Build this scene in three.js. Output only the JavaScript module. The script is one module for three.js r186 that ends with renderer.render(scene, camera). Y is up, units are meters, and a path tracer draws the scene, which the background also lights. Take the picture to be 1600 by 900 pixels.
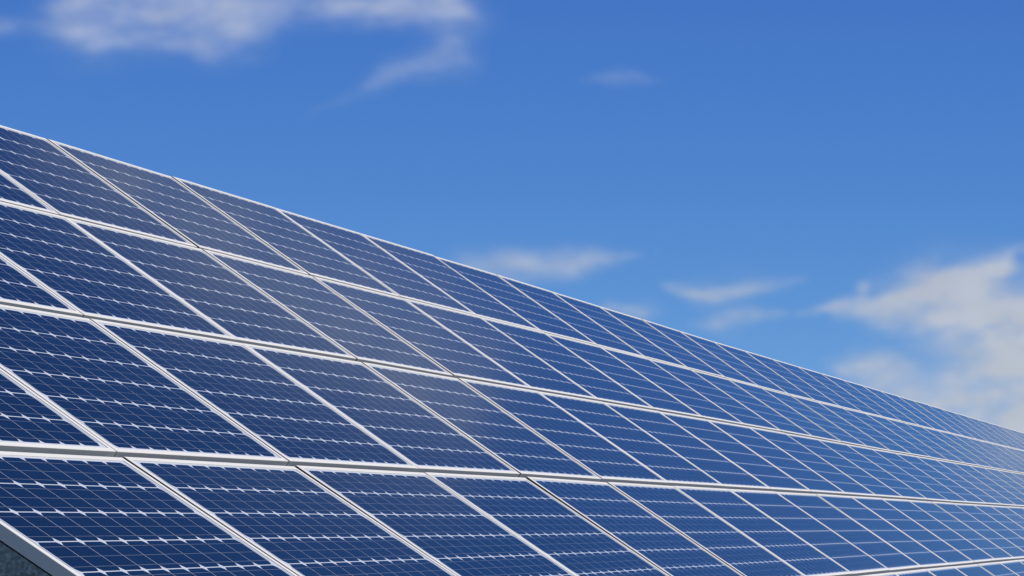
import * as THREE from 'three';
import { mergeGeometries } from 'three/addons/utils/BufferGeometryUtils.js';

// ---------------------------------------------------------------- camera
const scene = new THREE.Scene();
const EYE = new THREE.Vector3(-9.601, 1.6, 6.512);
const FWD = new THREE.Vector3(0.98335, 0.01977, -0.18064);
const FOCAL = 4779.9, CX = 1218, CY = 728.4;              // lens in pixels of a 1600 x 900 frame
const camera = new THREE.PerspectiveCamera(2 * Math.atan(CY / FOCAL) * 180 / Math.PI, CX / CY, 0.1, 6000);
camera.setViewOffset(2 * CX, 2 * CY, 0, 0, 1600, 900);
camera.position.copy(EYE);
camera.lookAt(EYE.clone().add(FWD));

// ---------------------------------------------------------------- noise
function hash2(x, y, s) {
  let h = Math.imul(x, 374761393) ^ Math.imul(y, 668265263) ^ Math.imul(s, 974634041);
  h = Math.imul(h ^ (h >>> 13), 1274126177);
  return ((h ^ (h >>> 16)) >>> 0) / 4294967296;
}
function vnoise(x, y, s) {
  const xi = Math.floor(x), yi = Math.floor(y), fx = x - xi, fy = y - yi;
  const u = fx * fx * fx * (fx * (fx * 6 - 15) + 10), v = fy * fy * fy * (fy * (fy * 6 - 15) + 10);
  const a = hash2(xi, yi, s), b = hash2(xi + 1, yi, s), c = hash2(xi, yi + 1, s), d = hash2(xi + 1, yi + 1, s);
  return a + (b - a) * u + (c - a) * v + (a - b - c + d) * u * v;
}
function fbm(x, y, oct, s) {
  let sum = 0, amp = 0.5, tot = 0;
  for (let i = 0; i < oct; i++) { sum += amp * vnoise(x, y, s + i * 17); tot += amp; amp *= 0.52; const t = x * 1.62 - y * 1.18; y = x * 1.18 + y * 1.62 + 3.7; x = t + 9.1; }
  return sum / tot;
}
const smooth = (a, b, x) => { const t = Math.min(1, Math.max(0, (x - a) / (b - a))); return t * t * (3 - 2 * t); };
let seed = 12345;
const rnd = () => { seed = (Math.imul(seed, 1664525) + 1013904223) >>> 0; return seed / 4294967296; };

// ---------------------------------------------------------------- sky: clear air and thin cloud, one texture for view and light
const lin = (c) => c <= 0.04045 ? c / 12.92 : Math.pow((c + 0.055) / 1.055, 2.4);
const AIR = [[0, 122, 168, 219], [2.6, 107, 159, 217], [4.4, 93, 147, 211], [6.2, 82, 135, 206], [8, 74, 126, 201], [9.8, 67, 117, 196], [14, 60, 109, 190], [22, 49, 94, 176], [40, 40, 80, 158], [90, 33, 68, 140]]
  .map(([e, r, g, b]) => [e, lin(r / 255), lin(g / 255), lin(b / 255)]);
function air(el) {
  let i = 0;
  while (i < AIR.length - 2 && el > AIR[i + 1][0]) i++;
  const a = AIR[i], b = AIR[i + 1], t = Math.min(1, Math.max(0, (el - a[0]) / (b[0] - a[0])));
  return [a[1] + (b[1] - a[1]) * t, a[2] + (b[2] - a[2]) * t, a[3] + (b[3] - a[3]) * t];
}
// Cloud streaks: polylines over azimuth and elevation, written in hundredths of a degree-like steps
// (u runs along the horizon from azimuth -24.7, v runs down from elevation 9.75, 84.5 to the degree).
// Each: [points, half width at each point, thickness]
const STREAKS = [
  [[[130, 52], [240, 40], [340, 34]], [40, 44, 36], 0.55],
  [[[96, 34], [150, 8], [260, -20]], [16, 30, 40], 0.5],
  [[[110, 88], [190, 80], [300, 78]], [8, 12, 14], 0.36],
  [[[330, 46], [430, 24], [560, 8], [690, 0]], [32, 26, 24, 22], 0.46],
  [[[520, 10], [640, 24], [700, 8]], [20, 22, 26], 0.42],
  [[[705, 30], [672, 92], [612, 104], [550, 142], [470, 190]], [30, 26, 18, 13, 2], 0.3],
  [[[-60, 62], [40, 57], [110, 60]], [12, 12, 10], 0.28],
  [[[895, 114], [945, 110], [1030, 121]], [3, 9, 2], 0.24],
  [[[690, 418], [800, 414], [880, 410], [1010, 392]], [16, 22, 20, 2], 0.5],
  [[[940, 484], [990, 490]], [12, 16], 0.36],
  [[[1025, 444], [1080, 456], [1145, 448], [1260, 430]], [5, 19, 16, 2], 0.5],
  [[[1060, 504], [1140, 498], [1240, 491]], [5, 15, 3], 0.38],
  [[[1250, 494], [1300, 480], [1335, 464], [1340, 446]], [5, 7, 10, 9], 0.5],
  [[[1320, 488], [1390, 470], [1460, 446], [1530, 436]], [13, 28, 40, 32], 0.82],
  [[[1500, 450], [1556, 414], [1574, 384], [1620, 376]], [26, 18, 9, 8], 0.66],
  [[[1350, 494], [1450, 506], [1560, 494], [1700, 476]], [9, 30, 38, 60], 0.9],
  [[[1540, 510], [1700, 545], [1900, 565]], [40, 80, 100], 0.9],
  [[[1305, 575], [1370, 564], [1410, 575]], [17, 22, 20], 0.72],
  [[[1330, 606], [1450, 602], [1560, 590], [1700, 596]], [30, 40, 46, 80], 0.9],
  [[[1200, 690], [1400, 668], [1600, 655], [1800, 660]], [16, 46, 64, 90], 0.86],
  // beyond the frame: the veil of cloud that the panels mirror, and the bank that goes on past the right edge
  [[[780, -770], [1000, -640], [1180, -540], [1370, -400]], [75, 110, 110, 75], 0.58],
  [[[1650, 405], [1760, 385], [1880, 425]], [30, 48, 36], 0.4],
  [[[2100, 640], [2600, 600], [3300, 660]], [60, 100, 90], 0.7],
  [[[2300, -200], [2800, -320], [3200, -360]], [60, 100, 90], 0.6],
  [[[-900, 560], [-400, 600], [-120, 640]], [50, 80, 40], 0.6],
  [[[-1500, 120], [-900, 60], [-500, 40]], [50, 90, 50], 0.6],
];
function streakField(u, v) {
  let keep = 1;
  for (const [pts, w, t] of STREAKS) {
    let best = 1e9, wb = 0;
    for (let i = 0; i < pts.length - 1; i++) {
      const ax = pts[i][0], ay = pts[i][1], bx = pts[i + 1][0] - ax, by = pts[i + 1][1] - ay;
      const dx0 = u - ax, dy0 = v - ay;
      if (Math.abs(dx0 - bx / 2) > Math.abs(bx) / 2 + 260 || Math.abs(dy0 - by / 2) > Math.abs(by) / 2 + 330) continue;
      const q = Math.min(1, Math.max(0, (dx0 * bx + dy0 * by) / (bx * bx + by * by)));
      const ww = w[i] + (w[i + 1] - w[i]) * q, d = Math.hypot((dx0 - bx * q) * 0.8, dy0 - by * q) / ww;
      if (d < best) { best = d; wb = ww; }
    }
    if (best < 2.2) keep *= 1 - t * Math.min(1, wb / (0.7 * Math.max(...w))) * Math.exp(-best * best * 0.9);
  }
  return 1 - keep;
}
function cloudAt(az, el) {
  const u = (az + 24.72) * 84.5, v = (9.75 - el) * 84.5;
  let field = 0;
  if (u > -1800 && u < 3700 && v > -1300 && v < 830) {
    const wx = (fbm(u / 120, v / 60, 5, 3) - 0.5) * 84, wy = (fbm(u / 110 + 40, v / 55, 5, 5) - 0.5) * 40;
    field = streakField(u + wx, v + wy);
  } else {
    // the same thin broken cloud all round
    const n = fbm(az / 9 + 50, el / 4.2, 5, 71);
    field = smooth(0.56, 0.74, n) * 0.8 * (1 - smooth(30, 55, el));
  }
  if (field < 0.012) return 0;
  const r = 0.16, us = u * Math.cos(r) - v * Math.sin(r), vs = u * Math.sin(r) + v * Math.cos(r);
  const n = fbm(us / 92, vs / 30, 6, 11) * 0.62 + fbm(u / 38, v / 20, 4, 29) * 0.38;
  const f = smooth(0.3, 0.68, n * 0.8 + 0.2 * fbm(us / 34, vs / 9, 4, 57));
  return Math.min(1, (field * (0.5 + 0.8 * f) + 0.22 * field * field) * (0.75 + 0.25 * smooth(0.02, 0.3, field * (0.4 + f))));
}
function makeSky() {
  const W = 4096, H = 2048, data = new Float32Array(W * H * 4);
  for (let row = 0; row < H; row++) {
    const el = ((row + 0.5) / H - 0.5) * 180, a = air(Math.max(0, el));
    for (let col = 0; col < W; col++) {
      const az = ((col + 0.5) / W - 0.5) * 360, o = (row * W + col) * 4;
      let [r, g, b] = a;
      if (el < 0) { r = 0.11; g = 0.115; b = 0.085; } else if (el < 60) {
        const c = cloudAt(az, el) * 0.93;
        if (c > 0.002) {
          const low = 1 - smooth(3, 9, el), body = 0.93 + 0.15 * fbm(az * 1.6, el * 3.4, 4, 83);   // thicker and thinner cloud
          const cr = 0.40 + 0.10 * low, cg = 0.475 + 0.065 * low, cb = 0.66 - 0.05 * low;
          r += (cr * body - r) * c; g += (cg * body - g) * c; b += (cb * body - b) * c;
        }
      }
      data[o] = r; data[o + 1] = g; data[o + 2] = b; data[o + 3] = 1;
    }
  }
  const t = new THREE.DataTexture(data, W, H, THREE.RGBAFormat, THREE.FloatType);
  t.mapping = THREE.EquirectangularReflectionMapping; t.magFilter = THREE.LinearFilter; t.minFilter = THREE.LinearFilter; t.wrapS = THREE.RepeatWrapping;
  t.needsUpdate = true;
  return t;
}
const sky = makeSky();
scene.background = sky;
scene.environment = sky;

// ---------------------------------------------------------------- sun
const sun = new THREE.DirectionalLight(new THREE.Color(1, 0.94, 0.83), 4.8);
const SUN = new THREE.Vector3(0.36, 0.72, 0.59).normalize();
sun.position.set(20, 0, 0).addScaledVector(SUN, 80);
sun.target.position.set(20, 0, 0);
sun.castShadow = true;
sun.shadow.mapSize.set(4096, 4096);
Object.assign(sun.shadow.camera, { left: -45, right: 45, top: 30, bottom: -30, near: 1, far: 200 });
scene.add(sun, sun.target);

const renderer = new THREE.WebGLRenderer({ antialias: true });
renderer.shadowMap.enabled = true;
renderer.toneMapping = THREE.LinearToneMapping;
renderer.toneMappingExposure = 1;

// ---------------------------------------------------------------- materials
const rgb = (r, g, b) => new THREE.Color().setRGB(r, g, b);
function dataTexture(W, H, fn, srgb) {
  const d = new Uint8Array(W * H * 4);
  for (let y = 0; y < H; y++) for (let x = 0; x < W; x++) { const c = fn(x, y), o = (y * W + x) * 4; d[o] = c[0] * 255; d[o + 1] = c[1] * 255; d[o + 2] = c[2] * 255; d[o + 3] = 255; }
  const t = new THREE.DataTexture(d, W, H, THREE.RGBAFormat);
  t.wrapS = t.wrapT = THREE.RepeatWrapping; t.magFilter = THREE.LinearFilter; t.minFilter = THREE.LinearMipmapLinearFilter; t.generateMipmaps = true;
  if (srgb) t.colorSpace = THREE.SRGBColorSpace;
  t.needsUpdate = true;
  return t;
}
// solar glass with its anti-reflective coating lies over cells and backsheet alike: low index, smooth
const GLASS = { ior: 1.2, roughness: 0.08, metalness: 0 };
const CELLS = [[0.0021, 0.0073, 0.0178], [0.0024, 0.0079, 0.0194], [0.0020, 0.0067, 0.0164], [0.0026, 0.0081, 0.0184]].map((c) => new THREE.MeshPhysicalMaterial({ color: rgb(...c), ...GLASS }));
const BACKSHEET = new THREE.MeshPhysicalMaterial({ color: rgb(0.52, 0.555, 0.60), ...GLASS });
const RIBBON = new THREE.MeshPhysicalMaterial({ color: rgb(0.15, 0.165, 0.20), ...GLASS });
const FRAME = new THREE.MeshPhysicalMaterial({ color: rgb(0.62, 0.61, 0.575), metalness: 0.0, roughness: 0.5 });
const spangle = (() => {                                    // zinc crystals, a few millimetres across
  const N = 256, pts = [];
  for (let i = 0; i < 420; i++) pts.push([hash2(i, 1, 7) * N, hash2(i, 2, 7) * N, hash2(i, 3, 7)]);
  return dataTexture(N, N, (x, y) => {
    let best = 1e9, v = 0;
    for (const [px, py, t] of pts) { let dx = Math.abs(x - px), dy = Math.abs(y - py); dx = Math.min(dx, N - dx); dy = Math.min(dy, N - dy); const d = dx * dx + dy * dy; if (d < best) { best = d; v = t; } }
    const s = 0.47 + 0.20 * v + 0.12 * (hash2(x, y, 3) - 0.5);
    return [s * 0.93, s * 1.0, s * 0.99];
  }, true);
})();
spangle.repeat.set(6, 6);
const GALVANISED = new THREE.MeshStandardMaterial({ map: spangle, metalness: 0.35, roughness: 0.55 });
const soil = dataTexture(512, 512, (x, y) => {
  const n = fbm(x / 26, y / 26, 5, 91), f = hash2(x, y, 44), g = smooth(0.4, 0.62, n);
  const k = 0.75 + 0.5 * f;
  return [(0.42 - 0.10 * g) * k, (0.40 + 0.0 * g) * k, (0.27 - 0.07 * g) * k];
}, true);
soil.repeat.set(900, 900);
const GROUND = new THREE.MeshStandardMaterial({ map: soil, roughness: 1 });

// ---------------------------------------------------------------- helpers
const used = {};
function numbered(name) { const n = used[name] = (used[name] ?? -1) + 1; return n ? name + '_' + String(n).padStart(3, '0') : name; }
function mesh(name, geometry, material, parent) {
  const m = new THREE.Mesh(geometry, material);
  m.name = name; m.castShadow = true; m.receiveShadow = true;
  parent.add(m);
  return m;
}
function thing(name, label, category, group) {
  const g = new THREE.Group();
  g.name = numbered(name); g.userData = { label, category };
  if (group) g.userData.group = group;
  scene.add(g);
  return g;
}
const box = (w, h, d, x = 0, y = 0, z = 0) => {
  const g = new THREE.BoxGeometry(w, h, d).translate(x, y, z), p = g.attributes.position, n = g.attributes.normal, uv = g.attributes.uv;
  for (let i = 0; i < p.count; i++) {                       // uv in metres
    const ax = Math.abs(n.getX(i)), ay = Math.abs(n.getY(i));
    uv.setXY(i, ax > 0.5 ? p.getZ(i) : p.getX(i), ay > 0.5 ? p.getZ(i) : p.getY(i));
  }
  return g;
};

// ---------------------------------------------------------------- ground
const ground = mesh('ground', new THREE.PlaneGeometry(3600, 3600).rotateX(-Math.PI / 2), GROUND, scene);
ground.userData = { kind: 'structure', label: 'dry grassy ground under the solar array' };

// ---------------------------------------------------------------- the plane of the array
const U = 1.02, TILT = 34.21 * Math.PI / 180, SN = Math.sin(TILT), CS = Math.cos(TILT), TOP = 3.579;
const PITCH_X = 1.657 * U;
const OUT = new THREE.Vector3(0, CS, SN), DOWN = new THREE.Vector3(0, -SN, CS);
const onPlane = (x, s, n) => new THREE.Vector3(x, TOP, 0).addScaledVector(DOWN, s).addScaledVector(OUT, n);
// how the rows sit on their rails: shift down the slope, sag (three terms along the row), drift along the row
const SET = [
  [0.0048, -0.0036, 0.0104, 0.0105, -0.0018, 0.0342], [-0.0112, 0.0018, 0.0036, 0.0185, -0.0028, -0.013], [-0.013, 0.0027, -0.005, 0.0152, 0.0029, -0.0239],
  [0.0001, 0.002, -0.0104, 0.0122, 0.001, -0.0036], [0.0084, -0.0029, 0.0013, 0.0024, 0.0008, 0.0064], [0.0084, -0.0029, 0.0013, 0.0024, 0.0008, 0.0064]];
function corner(k, r) {
  const q = SET[r], t = Math.min(1.2, Math.max(-1.2, (k - 6) / 6));
  return onPlane(k * PITCH_X + (q[4] + q[5] * t) * U, (r + q[0]) * U, -(q[1] + q[2] * t + q[3] * t * t) * U);
}

// ---------------------------------------------------------------- one solar panel
const LEN = 1.677, WID = 0.998, CELL = 0.1565, CELL_L = 0.1537, CELL_W = 0.1517, CHAMFER = 0.0172;
const LIP = 0.0025, DEEP = -0.036, RAIL_LONG = 0.021, RAIL_SHORT = 0.028;
// a mitred length of frame: the section runs inward from the outer edge
function railGeometry(length, width, other) {
  const c = 0.0012, sec = [[0, DEEP], [0, LIP - c], [c, LIP], [width - c * 0.6, LIP], [width, LIP - c * 0.6], [width, DEEP]];
  const pos = [], push = (...p) => p.forEach((q) => pos.push(...q));
  const at = (i, end) => { const [v, h] = sec[i]; return [end * (length / 2 - v * other / width), h, v]; };
  for (let i = 0; i < sec.length; i++) {
    const j = (i + 1) % sec.length, a = at(i, -1), b = at(j, -1), c2 = at(j, 1), d = at(i, 1);
    push(a, d, b, b, d, c2);
  }
  for (const e of [-1, 1]) for (let i = 1; i < sec.length - 1; i++) { const t = [at(0, e), at(i, e), at(i + 1, e)]; push(...(e < 0 ? t : t.reverse())); }
  const g = new THREE.BufferGeometry();
  g.setAttribute('position', new THREE.Float32BufferAttribute(pos, 3));
  g.setAttribute('uv', new THREE.Float32BufferAttribute(pos.flatMap((_, i) => i % 3 ? [] : [pos[i], pos[i + 2]]), 2));
  g.computeVertexNormals();
  return g;
}
const longRail = railGeometry(LEN, RAIL_LONG, RAIL_SHORT), shortRail = railGeometry(WID, RAIL_SHORT, RAIL_LONG);
const RAILS = [
  longRail.clone().translate(0, 0, -WID / 2),
  longRail.clone().rotateY(Math.PI).translate(0, 0, WID / 2),
  shortRail.clone().rotateY(Math.PI / 2).translate(-LEN / 2, 0, 0),
  shortRail.clone().rotateY(-Math.PI / 2).translate(LEN / 2, 0, 0),
];
const sheetGeometry = box(LEN - 0.02, 0.005, WID - 0.02, 0, -0.0025, 0);
const cellGeometry = (() => {
  const a = CELL_L / 2, b = CELL_W / 2, c = CHAMFER, sh = new THREE.Shape();
  // wafer cut from a round ingot: each corner is a shallow arc
  const arc = (x0, y0, x1, y1) => { sh.lineTo(x0, y0); sh.lineTo((x0 + x1) / 2 * 1.012, (y0 + y1) / 2 * 1.012); sh.lineTo(x1, y1); };
  sh.moveTo(-a + c, -b); arc(a - c, -b, a, -b + c); arc(a, b - c, a - c, b); arc(-a + c, b, -a, b - c); arc(-a, -b + c, -a + c, -b);
  return new THREE.ShapeGeometry(sh).rotateX(-Math.PI / 2).translate(0, 0.00012, 0);
})();
const SPOTS = [];
for (let i = 0; i < 10; i++) for (let j = 0; j < 6; j++) SPOTS.push([(i - 4.5) * CELL - 0.002, (j - 2.5) * CELL]);
const allCells = mergeGeometries(SPOTS.map(([x, z]) => cellGeometry.clone().translate(x, 0, z)));
const ribbonGeometry = (() => {
  const parts = [];
  for (let j = 0; j < 6; j++) for (const t of [-0.33, 0, 0.33]) parts.push(new THREE.PlaneGeometry(CELL * 10 - 0.004, 0.0017).rotateX(-Math.PI / 2).translate(-0.002, 0.00026, (j - 2.5 + t) * CELL));
  for (const e of [-1, 1]) for (let j = 0; j < 3; j++) parts.push(new THREE.PlaneGeometry(0.004, CELL * 1.7).rotateX(-Math.PI / 2).translate(e * (CELL * 5 + 0.010) - 0.002, 0.00026, (j * 2 - 2 + (e > 0 ? 0 : 0)) * CELL));
  return mergeGeometries(parts);
})();
// rubber seal along the side that faces the next panel
const RUBBER = new THREE.MeshStandardMaterial({ color: rgb(0.022, 0.018, 0.014), roughness: 0.85 });
const sealGeometry = box(0.003, 0.034, WID - 0.004, -LEN / 2 - 0.0017, LIP - 0.0188, 0);
// how far each column slid along its rail when it was clamped: some seams close up, some stand open
const SLID = { '-1': 0, 0: 0, 1: 0.001, 2: -0.008, 3: 0.0035, 4: 0.005, 5: -0.003, 6: -0.008, 7: -0.004, 8: 0.001, 9: -0.005 };
const LEAN = { '-1': 0, 0: 0.0012, 1: 0.0004, 2: -0.0006, 3: 0.0042, 4: 0.0014, 5: -0.0012, 6: -0.0008, 7: -0.001, 8: 0.0006 };   // and how it leans along the row
const ORD = ['first', 'second', 'third', 'fourth', 'fifth', 'sixth', 'seventh', 'eighth', 'ninth', 'tenth', 'eleventh', 'twelfth', 'thirteenth', 'fourteenth', 'fifteenth', 'sixteenth', 'seventeenth', 'eighteenth', 'nineteenth', 'twentieth'];
const ordinal = (n) => n <= 20 ? ORD[n - 1] : (n < 30 ? 'twenty' : n === 30 ? 'thirtieth' : 'thirty') + (n % 10 ? '-' + ORD[n % 10 - 1] : '');
const ROWS = ['topmost row', 'second row down', 'third row down', 'fourth row down', 'lowest row'];
const FIRST = -1, LAST = 36, PICKED = [9, 8, 7, 6, -9];    // up to which column the cells of a row are pieces of their own
for (let r = 0; r < 5; r++) for (let k = FIRST; k < LAST; k++) {
  const n = k - FIRST + 1;
  const panel = thing('solar_panel', `blue solar panel in the ${ROWS[r]}, ${ordinal(n)} from the array's open end`, 'solar panel', 'solar panels of the tilted array');
  const p00 = corner(k, r), p10 = corner(k + 1, r), p01 = corner(k, r + 1), p11 = corner(k + 1, r + 1);
  const X = p10.clone().add(p11).sub(p00).sub(p01).normalize(), Z = p01.clone().add(p11).sub(p00).sub(p10);
  // hand mounting: no two panels lie at quite the same angle
  const Y = Z.clone().cross(X).normalize().addScaledVector(X, (LEAN[k] ?? (rnd() - 0.5) * 0.003) + (rnd() - 0.5) * 0.0016).addScaledVector(DOWN, (rnd() - 0.5) * 0.005).normalize();
  X.addScaledVector(Y, -X.dot(Y)).normalize(); Z.crossVectors(X, Y);
  panel.position.copy(p00).add(p10).add(p01).add(p11).multiplyScalar(0.25).addScaledVector(OUT, (rnd() - 0.5) * 0.001).addScaledVector(X, (SLID[k] ?? (rnd() - 0.5) * 0.009) + (rnd() - 0.5) * 0.003);
  panel.quaternion.setFromRotationMatrix(new THREE.Matrix4().makeBasis(X, Y, Z));
  for (const g of RAILS) mesh('frame_rail', g, FRAME, panel);
  mesh('backsheet', sheetGeometry, BACKSHEET, panel);
  if (k > FIRST) mesh('edge_seal', sealGeometry, RUBBER, panel);
  const tone = Math.floor(rnd() * 4);
  if (k <= PICKED[r] && k >= 2 - r - 1) {
    for (const [x, z] of SPOTS) mesh('cell', cellGeometry, CELLS[rnd() < 0.8 ? tone : Math.floor(rnd() * 4)], panel).position.set(x, 0, z);
  } else mesh('cells', allCells, CELLS[tone], panel).userData.kind = 'stuff';
  mesh('busbar_ribbons', ribbonGeometry, RIBBON, panel).userData.kind = 'stuff';
}

// ---------------------------------------------------------------- galvanised supports
const RAFTER_H = 0.115, RAFTER_W = 0.07;
const plane = new THREE.Quaternion().setFromRotationMatrix(new THREE.Matrix4().makeBasis(new THREE.Vector3(1, 0, 0), OUT, DOWN));
function sagAt(k, s) {
  const t = Math.min(1.2, Math.max(-1.2, (k - 6) / 6)), r = Math.min(4.999, Math.max(0, s / U)), i = Math.floor(r), h = (q) => -(q[1] + q[2] * t + q[3] * t * t) * U;
  return h(SET[i]) * (1 - r + i) + h(SET[i + 1]) * (r - i);
}
function rafterGeometry(k) {                                // C section, web outward, bent as the row above it sags
  const L = 5 * U - 0.02, t = 0.005, w = RAFTER_W, h = RAFTER_H, parts = [];
  for (const [bw, bh, x, y] of [[t, h, -w / 2 + t / 2, -h / 2], [w - t, t, t / 2, -t / 2], [w - t, t, t / 2, -h + t / 2], [t, 0.02, w / 2 - t / 2, -h + t + 0.01], [t, 0.02, w / 2 - t / 2, -t - 0.01]]) {
    const g = new THREE.BoxGeometry(bw, bh, L, 1, 1, 10).translate(x, y, 0), p = g.attributes.position, n = g.attributes.normal, uv = g.attributes.uv;
    for (let i = 0; i < p.count; i++) {
      uv.setXY(i, p.getZ(i), Math.abs(n.getX(i)) > 0.5 ? p.getY(i) : p.getX(i));
      p.setY(i, p.getY(i) + sagAt(k, p.getZ(i) + 2.5 * U));
    }
    parts.push(g);
  }
  return mergeGeometries(parts);
}
for (let k = FIRST; k <= LAST; k++) {
  const end = k === FIRST;
  const m = mesh(numbered('steel_rafter'), rafterGeometry(k), GALVANISED, scene);
  m.userData = end ? { label: 'galvanised steel rafter along the open end of the array', category: 'beam', group: 'rafters under the panels' }
    : { label: k === LAST ? 'galvanised steel rafter along the far end of the array' : `galvanised steel rafter beneath the seam after the ${ordinal(k - FIRST)} panel column`, category: 'beam', group: 'rafters under the panels' };
  m.position.copy(onPlane(k * PITCH_X + (end ? RAFTER_W / 2 + 0.007 : k === LAST ? -RAFTER_W / 2 - 0.009 : 0), 2.5 * U, DEEP - 0.005));
  m.quaternion.copy(plane);
}
const RUN = (LAST - FIRST) * PITCH_X, MID = (LAST + FIRST) / 2 * PITCH_X;
const purlinShape = mergeGeometries([box(RUN - 0.3, 0.14, 0.006, 0, -0.07, -0.03), box(RUN - 0.3, 0.006, 0.06, 0, -0.003, 0.003), box(RUN - 0.3, 0.006, 0.06, 0, -0.137, 0.003)]);
[0.9, 4.1].forEach((s, i) => {
  const m = mesh(numbered('steel_purlin'), purlinShape, GALVANISED, scene);
  m.userData = { label: i ? 'long galvanised purlin on the short front posts' : 'long galvanised purlin on the tall rear posts', category: 'beam', group: 'purlins under the rafters' };
  m.position.copy(onPlane(MID, s * U, DEEP - 0.040 - RAFTER_H - 0.001));
  m.quaternion.copy(plane);
  for (let k = FIRST + 0.5; k <= LAST; k += 4) {
    const foot = onPlane(k * PITCH_X + 0.4, s * U, DEEP - 0.040 - RAFTER_H - 0.145), g = thing('steel_post', `${i ? 'short galvanised front post' : 'tall galvanised rear post'}, ${ordinal((k - FIRST - 0.5) / 4 + 1)} from the array's open end`, 'post', i ? 'front posts' : 'rear posts');
    g.position.set(foot.x, 0, foot.z);
    mesh('post', box(0.09, foot.y + 0.03, 0.06, 0, (foot.y + 0.03) / 2, 0), GALVANISED, g);
    mesh('base_plate', box(0.22, 0.014, 0.2, 0, 0.007, 0), GALVANISED, g);
  }
});

renderer.render(scene, camera);
